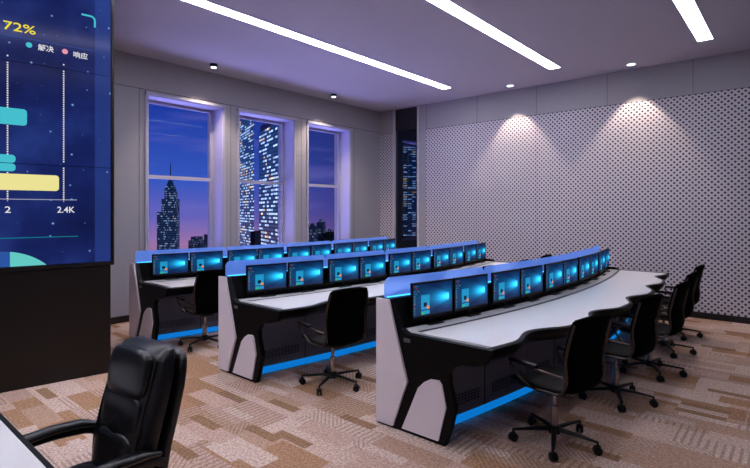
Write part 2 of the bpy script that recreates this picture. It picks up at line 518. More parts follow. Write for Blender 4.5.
downlight(-7.36, 7.24, True, 'small black ringed ceiling downlight above the right window')
downlight(-4.26, 8.97, False, 'white round ceiling downlight by the perforated wall, nearer the dark glass')
downlight(-2.12, 8.97, False, 'white round ceiling downlight by the perforated wall, farther right')

# ------------------------------------------------------------------ video wall
VP1 = Vector((-5.51, 2.133, 0)); VD = Vector((0.142, 0.922, 0)).normalized()
vrot = atan2(VD.y, VD.x)          # local +x runs along the wall towards the windows, local -y faces the room
V = root('video_wall', VP1, vrot, 'large blue video wall of tiled screens on a black plinth at the left', 'video wall')
VW = 3.44
MB().box(-VW, 0.0, 0.0, 0.30, 0.0, 1.13, 0.006).done('plinth', VBASE, V)
MB().box(-VW, 0.03, 0.012, 0.34, 1.132, 4.10).done('cabinet', VBEZ, V)
MB().box(0.005, 0.03, -0.012, 0.012, 1.132, 4.10).box(-VW, 0.005, -0.012, 0.012, 1.132, 1.1679).done('bezel', VBEZ, V)

def screen_bg():
    m = bpy.data.materials.new('starry_screen'); m.use_nodes = True
    t = m.node_tree; t.nodes.clear(); g = NT(t)
    co = g.node('ShaderNodeTexCoord').outputs['Object']
    x, y, z = g.xyz(co)
    p = g.vec(x, 0.0, z)
    n = g.noise(p, 0.9, 4.0, 0.6)
    base = g.ramp(n, [(0.3, lin(14, 20, 62)), (0.5, lin(22, 34, 92)), (0.7, lin(38, 58, 128))])
    # right of the dashboard the picture is a little lighter
    side = g.m('GREATER_THAN', x, -0.148)
    base = g.mix(g.m('MULTIPLY', side, 0.35), base, lin(52, 78, 158))
    vo = g.node('ShaderNodeTexVoronoi', voronoi_dimensions='2D'); vo.inputs['Scale'].default_value = 6.0
    t.links.new(g.vec(x, z, 0.0), vo.inputs['Vector'])
    rr, g2, b2 = g.xyz(vo.outputs['Color'])
    rad = g.m('MULTIPLY_ADD', g.m('POWER', rr, 3.0), 0.11, 0.022)
    star = g.m('MAXIMUM', g.m('SUBTRACT', 1.0, g.m('DIVIDE', vo.outputs['Distance'], rad)), 0.0)
    star = g.m('MULTIPLY', g.m('POWER', star, 1.8), g.m('GREATER_THAN', g2, 0.45))
    base = g.mix(star, base, lin(150, 200, 255))
    e = g.node('ShaderNodeEmission'); t.links.new(base, e.inputs[0]); e.inputs[1].default_value = 1.0
    gl = g.node('ShaderNodeBsdfGlossy'); gl.inputs[1].default_value = 0.15; gl.inputs[0].default_value = (0.012, 0.012, 0.015, 1)
    ad = g.node('ShaderNodeAddShader'); t.links.new(e.outputs[0], ad.inputs[0]); t.links.new(gl.outputs[0], ad.inputs[1])
    o = g.node('ShaderNodeOutputMaterial'); t.links.new(ad.outputs[0], o.inputs[0])
    return m
SBG = screen_bg()
def emi(name, c, p=1.0):
    m = bpy.data.materials.new(name); m.use_nodes = True
    t = m.node_tree; t.nodes.clear(); g = NT(t)
    e = g.node('ShaderNodeEmission'); e.inputs[0].default_value = lin(*c); e.inputs[1].default_value = p
    o = g.node('ShaderNodeOutputMaterial'); t.links.new(e.outputs[0], o.inputs[0])
    return m
E_CY, E_YE, E_WH, E_YT, E_PK, E_TE, E_BL = emi('px_cyan', (70, 190, 205)), emi('px_cream', (236, 226, 150)), emi('px_white', (225, 225, 230)), emi('px_yellow', (240, 220, 60)), emi('px_pink', (225, 150, 170)), emi('px_teal', (100, 200, 195)), emi('px_blue', (44, 84, 160))
E_LINE = emi('px_line', (150, 150, 175))
E_DTEAL = emi('px_dark_teal', (20, 120, 140))
zs = [1.17, 2.152, 3.117, 4.08]; xs = [-3.42, -1.71, 0.0]
for i in range(2):
    for j in range(3):
        MB().box(xs[i] + 0.003, xs[i + 1] - 0.003, 0.0, 0.012, zs[j] + 0.003, zs[j + 1] - 0.003).done('screen_tile', SBG, V)
def flat(name, m, fn):
    b = MB(); fn(b); return b.done(name, m, V)
def plate(pts):
    return lambda b: b.prism(pts, -0.002, 0.0)
def rrect(x0, x1, z0, z1, r):
    pts = [(x0, z0)]
    for k in range(6):
        a = -pi / 2 + pi / 2 * k / 5; pts.append((x1 - r + r * cos(a), z0 + r + r * sin(a)))
    for k in range(6):
        a = pi / 2 * k / 5; pts.append((x1 - r + r * cos(a), z1 - r + r * sin(a)))
    pts.append((x0, z1)); return pts
def bars(b, x0, x1, z0, z1, r=0.03):
    # keep each tile's joint free of the shape
    b.prism(rrect(x0, x1, z0, z1, r), -0.002, 0.0)
flat('chart_bar', E_CY, lambda b: bars(b, -2.2, -0.726, 2.515, 2.672))
flat('chart_bar', E_CY, lambda b: (bars(b, -2.2, -0.815, 2.155, 2.231), bars(b, -2.2, -0.815, 2.075, 2.149)))
flat('chart_bar', E_YE, lambda b: bars(b, -2.2, -0.465, 1.898, 2.052))
def dotted(x):
    def f(b):
        z = 1.812
        while z < 3.17:
            if abs(z - 2.152) > 0.02 and abs(z - 3.117) > 0.02:
                b.box(x - 0.006, x + 0.006, -0.0012, 0, z, z + 0.013)
            z += 0.022
    return f
flat('grid_line', E_WH, dotted(-0.876)); flat('grid_line', E_WH, dotted(-0.425))
flat('axis_line', E_LINE, lambda b: (b.box(-2.2, -0.31, -0.001, 0, 1.808, 1.816), b.box(-0.880, -0.872, -0.001, 0, 1.79, 1.808), b.box(-0.429, -0.421, -0.001, 0, 1.79, 1.808)))
flat('divider_line', E_DTEAL, lambda b: b.box(-2.2, -0.3, -0.001, 0, 1.440, 1.448))
flat('divider_line', E_BL, lambda b: b.box(-2.2, -0.15, -0.001, 0, 3.352, 3.356))
def arc_pts(cx_, cz_, r0, r1, a0, a1, n=12):
    o = [(cx_ + r1 * cos(a0 + (a1 - a0) * k / n), cz_ + r1 * sin(a0 + (a1 - a0) * k / n)) for k in range(n + 1)]
    if r0 > 0: o += [(cx_ + r0 * cos(a1 + (a0 - a1) * k / n), cz_ + r0 * sin(a1 + (a0 - a1) * k / n)) for k in range(n + 1)]
    return o
flat('corner_bracket', E_CY, plate([(-0.27, 3.715)] + [(-0.19 + 0.05 * cos(a), 3.665 + 0.05 * sin(a)) for a in [pi / 2 - pi / 2 * k / 8 for k in range(9)]] + [(-0.14, 3.60), (-0.158, 3.60)] + [(-0.19 + 0.032 * cos(a), 3.665 + 0.032 * sin(a)) for a in [pi / 2 * k / 8 for k in range(9)]] + [(-0.27, 3.697)]))
flat('legend_dot', E_CY, plate(arc_pts(-0.71, 3.296, 0, 0.026, 0, 2 * pi * 11 / 12, 11)))
flat('legend_dot', E_PK, plate(arc_pts(-0.414, 3.295, 0, 0.026, 0, 2 * pi * 11 / 12, 11)))
# pie clipped by the lower edge of the screen
PC = (-0.93, 0.80); PR = 0.52
def pie(a0, a1, zcut=1.172):
    top = [(PC[0] + PR * cos(a), PC[1] + PR * sin(a)) for a in [a0 + (a1 - a0) * k / 24 for k in range(25)]]
    top = [(x, z) for x, z in top if z > zcut]
    return top
lim = math.asin((1.174 - PC[1]) / PR)
q0 = pie(lim, R(82))
flat('pie_slice', E_TE, plate(q0 + [(q0[-1][0], 1.174)]))
q1 = pie(R(82), R(118))
flat('pie_slice', E_BL, plate(q1 + [(q1[-1][0], 1.174), (q1[0][0], 1.174)]))

def text(body, size, x, z, m, extr=0.0015, name='screen_text', sx=1.0):
    c = bpy.data.curves.new(name, 'FONT'); c.body = body; c.size = size; c.extrude = extr; c.align_x = 'LEFT'; c.offset = 0.0006
    c.materials.append(m)
    o = bpy.data.objects.new(name, c); COL.objects.link(o); o.parent = V
    o.location = (x, -0.002, z); o.rotation_euler = (R(90), 0, 0); o.scale = (sx, 1, 1)
    return o
text('72%', 0.115, -0.915, 3.405, E_YT, sx=1.35)
text('2', 0.085, -0.90, 1.684, E_WH, sx=1.2)
text('2.4K', 0.085, -0.482, 1.684, E_WH, sx=0.95)
text('解决', 0.066, -0.640, 3.268, E_WH)
text('响应', 0.066, -0.345, 3.258, E_WH)

# ------------------------------------------------------------------ consoles
# local x = 0 is the cabinet front, local y runs from the near end of the row (0) to the far end
LEN = 5.62
def arc(yl):
    return -((yl - 2.97) ** 2) / 28.0 + 0.0
def slope(yl):
    return -(yl - 2.97) / 14.0
BAYS = [0.06, 1.31, 2.37, 3.43, 4.49, 5.56]
NOTCH = [0.72, 1.82, 2.88, 3.94, 5.0]
def front(yl):
    x = 0.52 + arc(yl)
    for c in NOTCH:
        d = abs(yl - c)
        if d < 0.42: x -= 0.062 * (1 + cos(pi * d / 0.42))
    return x
def sweep(prof, y0, y1, n, fx=None):
    """profile in x,z swept along the curve of the row"""
    rings = []
    for k in range(n + 1):
        yl = y0 + (y1 - y0) * k / n
        rings.append([Vector((px + arc(yl), yl, pz)) for px, pz in prof])
    return rings
def U(x, z):   # end-plane coordinates measured on the near console -> local
    return (x + 1.805, z)
END_WHITE = [(-2.575, 1.004), (-2.452, 1.004), (-2.27, 0.395), (-2.412, 0.022), (-2.575, 0.022)]
END_FRAME = [(-2.575, 1.0), (-2.452, 1.0), (-2.345, 0.79), (-2.28, 0.757), (-1.575, 0.757), (-1.575, 0.73), (-1.618, 0.652), (-1.70, 0.628),
             (-1.797, 0.614), (-1.87, 0.585), (-1.908, 0.53), (-1.905, 0.45), (-1.88, 0.37), (-1.858, 0.285), (-1.90, 0.12), (-1.945, 0.0), (-2.575, 0.0)]
END_FOOT = [(-2.324, 0.028), (-1.992, 0.028), (-1.926, 0.285), (-1.962, 0.44), (-1.985, 0.468), (-2.06, 0.462), (-2.115, 0.43), (-2.17, 0.375)]

def console(loc, label):
    c = root('control_console', loc, 0, label, 'control desk', 'curved control consoles')
    n = 56
    ys = [LEN * k / n for k in range(n + 1)]
    # white worktop
    back = [(-0.31 + arc(y), y) for y in ys if 0.05 <= y <= LEN - 0.05]
    frn = [(front(y) - 0.035, y) for y in ys if 0.05 <= y <= LEN - 0.05]
    MB().slab(back + frn[::-1], 0.728, 0.757).done('worktop', WHITE, c)
    # black rim with rolled underside
    rings = []
    for k in range(1, 4 * n):
        y = LEN * k / (4 * n); f = front(y)
        rings.append([Vector((f + a, y, z)) for a, z in [(-0.036, 0.7585), (-0.012, 0.7585), (0.0, 0.75), (0.002, 0.73), (-0.02, 0.69), (-0.05, 0.655), (-0.09, 0.645), (-0.09, 0.72), (-0.036, 0.727)]])
    MB().loft(rings).done('front_edge', EDGE, c, smooth=True)
    # back wall
    MB().loft(sweep([(-0.455, 0.02), (-0.455, 1.0), (-0.362, 1.0), (-0.362, 0.757), (-0.31, 0.757), (-0.31, 0.69), (-0.36, 0.69), (-0.36, 0.02)], 0.05, LEN - 0.13, 40)).done('back_wall', BLACK, c)
    MB().loft(sweep([(-0.175, 0.7572), (-0.175, 0.7586), (-0.14, 0.7586), (-0.14, 0.7572)], 0.12, LEN - 0.12, 40)).done('cable_slot', EDGE, c)
    MB().loft(sweep([(-0.36, 0.0), (-0.36, 0.085), (-0.05, 0.085), (-0.05, 0.0)], 0.05, LEN - 0.05, 40)).done('plinth', BLACK, c)
    MB().loft(sweep([(-0.048, 0.012), (-0.048, 0.072), (-0.018, 0.072), (-0.018, 0.012)], 0.06, LEN - 0.06, 40)).done('floor_light_strip', LED, c)
    # end panels
    for side in (0, 1):
        y0 = 0.0 if side == 0 else LEN
        off = 0.0 if side == 0 else arc(LEN) - arc(0)
        s = 1 if side == 0 else -1
        e = MB().prism([(U(x, z)[0] + off, z) for x, z in (END_FRAME if side == 0 else [(-2.575, 0.79)] + END_FRAME[2:])], y0, y0 + s * 0.05).done('end_panel', BLACK, c)
        MB().prism([(U(x, z)[0] + off, z) for x, z in (END_WHITE if side == 0 else [(-2.575, 0.78), (-2.385, 0.78)] + END_WHITE[2:])], y0 - s * 0.022, y0 - s * 0.0).done('side_inlay', INLAY, e)
        MB().prism([(U(x, z)[0] + off, z) for x, z in END_FOOT], y0 - s * 0.014, y0).done('foot_inlay', INLAY, e)
        if side == 0:
            MB().box(U(-2.312, 0)[0], U(-2.252, 0)[0], y0 - 0.005, y0, 0.694, 0.724, 0.002).done('badge_plate', PLATE, e)
    # cabinet bays
    for k in range(5):
        a, b = BAYS[k] + 0.004, BAYS[k + 1] - 0.004
        bay = MB().loft(sweep([(-0.36, 0.09), (-0.36, 0.69), (0.0, 0.69), (0.0, 0.09)], a, b, 6)).done('cabinet_bay', CAB, c)
        for (za, zb, nr) in ((0.55, 0.62, 4), (0.17, 0.24, 4)):
            for half in range(2):
                g = MB()
                ya = a + 0.10 + half * (b - a) * 0.5; yb = ya + (b - a) * 0.5 - 0.17
                for r in range(nr):
                    z = za + (zb - za) * r / (nr - 1)
                    yy = ya
                    while yy < yb - 0.02:
                        dx = arc(yy + 0.015)
                        g.box(dx - 0.001, dx + 0.0035, yy, yy + 0.026, z, z + 0.009)
                        yy += 0.038
                g.done('vent_grille', SLOT, bay)
        g = MB(); ym = (a + b) / 2
        g.box(arc(ym) - 0.002, arc(ym) + 0.0035, ym - 0.003, ym + 0.003, 0.09, 0.645)
        g.done('door_gap', SLOT, bay)
    # blue acrylic screens along the back
    SB = [0.04, 1.31, 2.37, 3.43, 4.49, 5.3]
    for k in range(5):
        a, b = SB[k] + 0.004, SB[k + 1] - 0.004
        pts = [(a, 1.0)]
        r = 0.045
        pts += [(a, 1.160 - r), (a + r * 0.35, 1.160 - r * 0.3), (a + r, 1.160), (b - r, 1.160), (b - r * 0.35, 1.160 - r * 0.3), (b, 1.160 - r), (b, 1.0)]
        m_ = MB(); f0 = []; f1 = []
        # subdivide along y for the curve of the row
        cols = sorted({p[0] for p in pts} | {a + (b - a) * t / 8 for t in range(1, 8)})
        def top(y):
            if y < a + r * 0.35: return 1.115 + (y - a) / (r * 0.35) * 0.0315
            if y < a + r: return 1.1465 + (y - a - r * 0.35) / (r * 0.65) * 0.0135
            if y > b - r * 0.35: return 1.115 + (b - y) / (r * 0.35) * 0.0315
            if y > b - r: return 1.1465 + (b - y - r * 0.35) / (r * 0.65) * 0.0135
            return 1.160
        rings = [[Vector((-0.436 + arc(y), y, 1.001)), Vector((-0.436 + arc(y), y, top(y))), Vector((-0.428 + arc(y), y, top(y))), Vector((-0.428 + arc(y), y, 1.001))] for y in cols]
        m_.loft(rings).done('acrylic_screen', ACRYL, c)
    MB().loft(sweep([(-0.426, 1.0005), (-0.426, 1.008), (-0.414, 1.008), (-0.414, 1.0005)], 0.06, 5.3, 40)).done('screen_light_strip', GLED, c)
    return c

ROWS = [((-1.80 - 0.005, 3.03, 0), 'the nearest console row', 'long curved black and white control console nearest the camera, with the large pale end panel'),
        ((-3.935, 2.93, 0), 'the middle console row', 'long curved black and white control console in the middle of the three rows'),
        ((-6.06, 2.90, 0), 'the console row by the windows', 'long curved black and white control console in the row closest to the windows')]
c0 = console(ROWS[0][0], ROWS[0][2])
for loc, _, lb in ROWS[1:]:
    c = copy_tree(c0); c.location = loc; c['label'] = lb

# ------------------------------------------------------------------ monitors
def screen_mesh(parent):
    W_, H_ = 0.462, 0.268; nx, nz = 84, 52
    bm = bmesh.new(); g = [[bm.verts.new((0, -W_ / 2 + W_ * i / nx, -H_ / 2 + H_ * j / nz)) for i in range(nx + 1)] for j in range(nz + 1)]
    cells = []
    for j in range(nz):
        for i in range(nx):
            bm.faces.new((g[j][i], g[j][i + 1], g[j + 1][i + 1], g[j + 1][i])); cells.append(((i + 0.5) / nx, (j + 0.5) / nz))
    me = bpy.data.meshes.new('screen'); bm.to_mesh(me); bm.free()
    ca = me.color_attributes.new('pixels', 'FLOAT_COLOR', 'CORNER')
    rnd = random.Random(3)
    icons = {}
    def colour(u, v):
        # u from left to right as seen, v from bottom to top
        r, g_, b = 8, 28, 68
        ax, ay = 0.90, 0.52
        d = ax - u
        if d > -0.02:
            spread = 0.13 + 0.62 * max(d, 0)
            q = abs(v - ay) / spread
            beam = max(0, 1 - q) ** 0.9 * math.exp(-max(d, 0) * 2.1)
            split = 0.82 if abs(v - ay) < 0.010 + 0.02 * d else 1.0
            beam *= split
            r += 60 * beam ** 2; g_ += 190 * beam; b += 215 * beam
        halo = math.exp(-(((u - 0.84) / 0.24) ** 2 + ((v - ay) / 0.32) ** 2))
        r += 20 * halo; g_ += 90 * halo; b += 110 * halo
        if 0.845 < u < 0.90 and abs(v - ay) < 0.11:     # the window-shaped light
            cross = abs(v - ay) < 0.012 or abs(u - 0.87) < 0.006
            if not cross: r, g_, b = 96, 222, 250
        if u < 0.155 and v > 0.07:                       # desktop icons
            ci, cj = int(u / 0.05), int(v / 0.075)
            if (ci, cj) not in icons:
                icons[(ci, cj)] = rnd.choice([(190, 70, 60), (70, 160, 190), (60, 130, 110), (140, 170, 190), (60, 90, 150), (30, 50, 80)])
            k = (u / 0.05 - ci, v / 0.075 - cj)
            if ci < 3 and (ci < 1 or cj > 8) and 0.2 < k[0] < 0.85 and 0.25 < k[1] < 0.8: r, g_, b = (q_ * 0.65 for q_ in icons[(ci, cj)])
        if 0.19 < u < 0.405 and 0.055 < v < 0.68:        # open menu with tiles
            r, g_, b = 30, 138, 186
            if v > 0.645: r, g_, b = 16, 70, 110
            if 0.25 < u < 0.335 and 0.28 < v < 0.43: r, g_, b = 10, 26, 44
            if 0.335 < u < 0.395 and 0.22 < v < 0.30: r, g_, b = 232, 128, 50
            if 0.20 < u < 0.27 and 0.065 < v < 0.13: r, g_, b = 40, 178, 90
            if v < 0.205 and v > 0.175: r, g_, b = 14, 60, 100
        if v < 0.035: r, g_, b = 6, 12, 24
        c = lin(min(r, 255), min(g_, 255), min(b, 255))
        return c
    li = 0
    for f, (u, v) in zip(me.polygons, cells):
        c = colour(u, v)
        for l in f.loop_indices: ca.data[l].color = c
    m = bpy.data.materials.new('monitor_picture'); m.use_nodes = True
    t = m.node_tree; t.nodes.clear(); n = NT(t)
    at = n.node('ShaderNodeVertexColor'); at.layer_name = 'pixels'
    e = n.node('ShaderNodeEmission'); t.links.new(at.outputs[0], e.inputs[0]); e.inputs[1].default_value = 1.15
    gl = n.node('ShaderNodeBsdfGlossy'); gl.inputs[0].default_value = (0.03, 0.03, 0.03, 1); gl.inputs[1].default_value = 0.2
    ad = n.node('ShaderNodeAddShader'); t.links.new(e.outputs[0], ad.inputs[0]); t.links.new(gl.outputs[0], ad.inputs[1])
    o = n.node('ShaderNodeOutputMaterial'); t.links.new(ad.outputs[0], o.inputs[0])
    me.materials.append(m)
    o = bpy.data.objects.new('screen', me); COL.objects.link(o); o.parent = parent
    return o
def make_monitor():
    t = root('computer_monitor', (0, 0, 0), 0, 'monitor', 'monitor')
    MB().box(-0.024, 0.0, -0.243, 0.243, 0.055, 0.355, 0.004).done('housing', EDGE, t)
    s = screen_mesh(t); s.location = (0.0012, 0, 0.206)
    MB().box(-0.034, -0.024, -0.05, 0.05, 0.14, 0.24, 0.003).box(-0.034, -0.026, -0.022, 0.022, 0.008, 0.15).done('stand', CBLACK, t)
    MB().box(-0.048, 0.045, -0.085, 0.085, 0.0, 0.008, 0.003).done('stand_foot', CBLACK, t)
    return t
ORD = ['first', 'second', 'third', 'fourth', 'fifth', 'sixth', 'seventh', 'eighth', 'ninth', 'last']
MY = []
for k in range(5):
    s0 = 0.19 + 1.06 * k
    MY += [s0 + 0.245, s0 + 0.745]
mon0 = make_monitor()
ROWGROUP = ['nearest console row', 'middle console row', 'console row by the windows']
first = True
for ri, (loc, _, _) in enumerate(ROWS):
    for i, yl in enumerate(MY):
        o = mon0 if first else copy_tree(mon0)
        first = False
        o.location = (loc[0] - 0.30 + arc(yl), loc[1] + yl, 0.7585)
        o.rotation_euler = (0, 0, -math.atan(slope(yl)))
        if i == 9: place = 'last, at the far end of the %s' % ROWGROUP[ri]
        elif i == 0: place = 'first, at the near end of the %s' % ROWGROUP[ri]
        else: place = '%s from the near end of the %s' % (ORD[i], ROWGROUP[ri])
        tag(o, 'blue-lit monitor, ' + place, 'monitor', 'monitors on the ' + ROWGROUP[ri])

# ------------------------------------------------------------------ task chairs (local -x is where the sitter faces)
def pad_sheet(centre, halfw, thick, n=10):
    """closed sheet that follows a centre line (x, z) with half width and thickness per step"""
    rings = []
    for i, (x, z) in enumerate(centre):
        a = centre[max(i - 1, 0)]; b = centre[min(i + 1, len(centre) - 1)]
        t = Vector((b[0] - a[0], 0, b[1] - a[1])).normalized(); nrm = Vector((t.z, 0, -t.x))
        hw = halfw[i] if isinstance(halfw, list) else halfw
        th = thick[i] if isinstance(thick, list) else thick
        ring = []
        for k in range(2 * n):
            ang = pi * k / n
            cx_, sy = cos(ang), sin(ang)
            yy = hw * (abs(cx_) ** 0.35) * (1 if cx_ >= 0 else -1)
            tt = th / 2 * (abs(sy) ** 0.6) * (1 if sy >= 0 else -1)
            bow = 0.022 * (1 - (yy / hw) ** 2)
            ring.append(Vector((x, yy, z)) + nrm * (tt + bow))
        rings.append(ring)
    return rings

def caster(x, y, parent, m=CBLACK):
    a = atan2(y, x)
    M = Matrix.Translation((x, y, 0.03)) @ Matrix.Rotation(a + 0.5, 4, 'Z')
    b = MB()
    for s in (-1, 1):
        r = []
        for yy, rad in ((s * 0.006, 0.024), (s * 0.008, 0.03), (s * 0.022, 0.03), (s * 0.025, 0.022)):
            r.append([M @ Vector((rad * cos(2 * pi * k / 14), yy, rad * sin(2 * pi * k / 14))) for k in range(14)])
        b.loft(r)
    b.box(-0.02, 0.02, -0.010, 0.010, 0.0, 0.036, 0.003, 1, M)
    b.tube([M @ Vector((0, 0, 0.03)), M @ Vector((0, 0, 0.06))], 0.008)
    b.done('caster', m, parent, smooth=True)

def star_base(t, rad=0.30, hub=0.10, phase=0.3):
    b = MB().lathe([(0.0, hub - 0.03), (0.042, hub - 0.03), (0.045, hub), (0.036, hub + 0.03), (0.0, hub + 0.03)], n=16)
    tips = []
    for k in range(5):
        a = phase + 2 * pi * k / 5
        p = [Vector((cos(a) * q, sin(a) * q, z)) for q, z in ((0.03, hub), (rad * 0.5, hub - 0.003), (rad, hub - 0.015))]
        b.tube(p, [0.022, 0.018, 0.013], 8, 0.7); tips.append((cos(a) * rad, sin(a) * rad))
    bo = b.done('star_base', CBLACK, t, smooth=True)
    for x, y in tips: caster(x, y, bo)
    return bo

def make_task_chair():
    t = root('office_chair', (0, 0, 0), 0, 'chair', 'office chair')
    star_base(t)
    MB().tube([(0, 0, 0.12), (0, 0, 0.27)], 0.027, 14).tube([(0, 0, 0.27), (0, 0, 0.40)], 0.016, 12).done('gas_column', CHROME, t, smooth=True)
    MB().box(-0.10, 0.12, -0.07, 0.07, 0.385, 0.425, 0.012).tube([(0.0, 0.05, 0.405), (-0.02, 0.20, 0.395), (-0.02, 0.245, 0.392)], 0.006).done('tilt_mechanism', CBLACK, t, smooth=True)
    seat = [(-0.235, 0.435), (-0.225, 0.452), (-0.19, 0.465), (-0.1, 0.468), (0.0, 0.462), (0.1, 0.458), (0.17, 0.462), (0.215, 0.475)]
    MB().loft(pad_sheet(seat, [0.19, 0.215, 0.228, 0.232, 0.232, 0.228, 0.222, 0.212], [0.02, 0.035, 0.045, 0.05, 0.05, 0.05, 0.045, 0.03])).done('seat', CSEAT, t, smooth=True)
    back = [(0.215, 0.46), (0.240, 0.485), (0.248, 0.54), (0.240, 0.61), (0.232, 0.68), (0.240, 0.75), (0.258, 0.82), (0.278, 0.89), (0.292, 0.935), (0.300, 0.957), (0.305, 0.966)]
    bk = MB().loft(pad_sheet(back, [0.17, 0.19, 0.20, 0.208, 0.214, 0.217, 0.218, 0.214, 0.208, 0.20, 0.185], [0.02, 0.028, 0.032, 0.034, 0.034, 0.032, 0.032, 0.036, 0.046, 0.044, 0.024])).done('backrest', CFAB, t, smooth=True)
    rib = MB()
    for z, x in ((0.56, 0.2475), (0.63, 0.238), (0.70, 0.234), (0.77, 0.245), (0.84, 0.264)):
        rib.tube([(x - 0.016, -0.195, z), (x + 0.004, -0.1, z), (x + 0.006, 0, z), (x + 0.004, 0.1, z), (x - 0.016, 0.195, z)], 0.0045, 6)
    rib.done('cover_seam', EDGE, bk, smooth=True)
    MB().tube([(0.308, -0.185, 0.955), (0.325, -0.1, 0.968), (0.33, 0, 0.972), (0.325, 0.1, 0.968), (0.308, 0.185, 0.955)], 0.02, 10).done('head_roll', CFAB, bk, smooth=True)
    for s in (-1, 1):
        rail = fillet([(-0.215, s * 0.222, 0.44), (0.0, s * 0.234, 0.44), (0.225, s * 0.228, 0.45), (0.262, s * 0.216, 0.55), (0.247, s * 0.222, 0.68), (0.275, s * 0.226, 0.80), (0.305, s * 0.20, 0.94)], 0.07, 5)
        MB().tube(rail, 0.0095, 8).done('side_rail', BRONZE, t, smooth=True)
        arm = fillet([(-0.03, s * 0.236, 0.442), (-0.13, s * 0.268, 0.52), (-0.20, s * 0.278, 0.605), (-0.06, s * 0.278, 0.605), (0.13, s * 0.268, 0.59), (0.235, s * 0.228, 0.575)], 0.05, 5)
        ar = MB().tube(arm, 0.010, 8).done('armrest', BRONZE, t, smooth=True)
        MB().box(-0.175, 0.06, s * 0.278 - 0.022, s * 0.278 + 0.022, 0.608, 0.630, 0.008).done('arm_pad', CBLACK, ar, smooth=True)
    MB().tube([(0.0, -0.23, 0.432), (0.0, 0.23, 0.432)], 0.009).tube([(0.12, -0.23, 0.432), (0.12, 0.23, 0.432)], 0.009).done('cross_bar', BRONZE, t, smooth=True)
    return t
chair0 = make_task_chair()
CH = [(-1.37, 3.62, -16, 'black office chair at the nearest console, the one closest to the camera', 0),
      (-1.26, 4.80, -12, 'black office chair at the nearest console, second from its near end', 0),
      (-1.20, 5.84, -6, 'black office chair at the nearest console, third from its near end', 0),
      (-1.25, 6.82, -6, 'black office chair at the nearest console, fourth from its near end', 0),
      (-1.31, 7.80, -4, 'black office chair at the nearest console, fifth and farthest, before the perforated wall', 0),
      (-3.47, 3.40, -14, 'black high back office chair pulled up at the near end of the middle console', 1),
      (-3.46, 4.72, -4, 'black office chair at the middle console, second from the near end, seen through blue acrylic', 1),
      (-3.41, 5.83, 0, 'black office chair at the middle console, third from the near end', 1),
      (-3.37, 6.90, 0, 'black office chair at the middle console, fourth from the near end, only its top showing', 1),
      (-3.45, 7.95, 0, 'black office chair at the middle console, fifth and farthest, only its top showing', 1),
      (-5.72, 3.34, -10, 'black office chair at the console row by the windows', 2)]
for i, (x, y, a, lb, gi) in enumerate(CH):
    o = chair0 if i == 0 else copy_tree(chair0)
    o.location = (x, y, 0); o.rotation_euler = (0, 0, R(a))
    tag(o, lb, 'office chair', 'office chairs at the ' + ROWGROUP[gi])

# ------------------------------------------------------------------ desk and executive chair in front
D = root('executive_desk', (-2.9, -0.1, 0), 0, 'white desk top with a black edge, cut off at the bottom left corner', 'desk')
MB().box(-1.1, 0.80, -0.70, 0.690, 0.728, 0.7535).done('desktop', WHITE, D)
MB().box(-1.115, 0.815, 0.690, 0.712, 0.715, 0.755, 0.004).box(-1.115, 0.815, -0.722, -0.70, 0.715, 0.755, 0.004).box(0.80, 0.815, -0.70, 0.69, 0.715, 0.755, 0.003).box(-1.115, -1.1, -0.70, 0.69, 0.715, 0.755, 0.003).done('edge_band', EDGE, D)
for sx in (-0.98, 0.66):
    MB().box(sx, sx + 0.05, -0.60, 0.55, 0.0, 0.728, 0.004).done('side_panel', BLACK, D)

def superpad(name, mt, parent, cx_, cy_, cz_, hx, hy, hz, p=3.2, tilt=0.0, puff=0.0, n=20, mz=12):
    """a stuffed cushion: superellipsoid"""
    b = bmesh.new(); rings = []
    for j in range(1, mz):
        v = -pi / 2 + pi * j / mz; ring = []
        cv = abs(cos(v)) ** (2 / p); sv = abs(sin(v)) ** (2 / p) * (1 if v > 0 else -1)
        for k in range(2 * n):
            u = 2 * pi * k / (2 * n)
            cu = abs(cos(u)) ** (2 / p) * (1 if cos(u) >= 0 else -1); su = abs(sin(u)) ** (2 / p) * (1 if sin(u) >= 0 else -1)
            ring.append(Vector((hx * cv * cu, hy * cv * su, hz * sv)))
        rings.append(ring)
    M = Matrix.Translation((cx_, cy_, cz_)) @ Matrix.Rotation(tilt, 4, 'X')
    mb = MB(); mb.bm.free(); mb.bm = b
    mb.loft([[M @ q for q in r] for r in rings])
    return mb.done(name, mt, parent, smooth=True)

# local -y is where the sitter faces
X = root('executive_chair', (-2.33, 0.76, 0), R(5), 'large black leather executive chair behind the white desk', 'armchair')
T = R(-10)
def bp(z, off=0.0):      # a point on the tilted back plane at height z above the seat
    return (0.20 + (z - 0.5) * math.tan(-T) * 1.0 + off)
back_c = [(0.42, 0.0), (0.52, 0.0), (0.65, -0.015), (0.78, -0.005), (0.9, 0.01), (0.97, 0.015), (1.03, 0.02), (1.066, 0.03), (1.08, 0.045)]
def cushion(zs, hw, th, off, bow=0.02):
    rings = []
    n = 12
    for i, (z, dy_) in enumerate(zs):
        ring = []
        for k in range(2 * n):
            a = pi * k / n; cx_, sy = cos(a), sin(a)
            xx = hw[i] * (abs(cx_) ** 0.4) * (1 if cx_ >= 0 else -1)
            yy = th[i] / 2 * (abs(sy) ** 0.55) * (1 if sy >= 0 else -1)
            yy += bow * -(1 - (xx / hw[i]) ** 2) * (1 if sy < 0 else 0.3)
            ring.append(Vector((xx, bp(z, off) + dy_ + yy, z)))
        rings.append(ring)
    return rings
hw = [0.18, 0.21, 0.226, 0.23, 0.228, 0.22, 0.205, 0.18, 0.12]
MB().loft(cushion(back_c, hw, [0.04, 0.075, 0.085, 0.085, 0.085, 0.085, 0.085, 0.07, 0.03], 0.0, 0.03)).done('backrest', LEATHER, X, smooth=True)
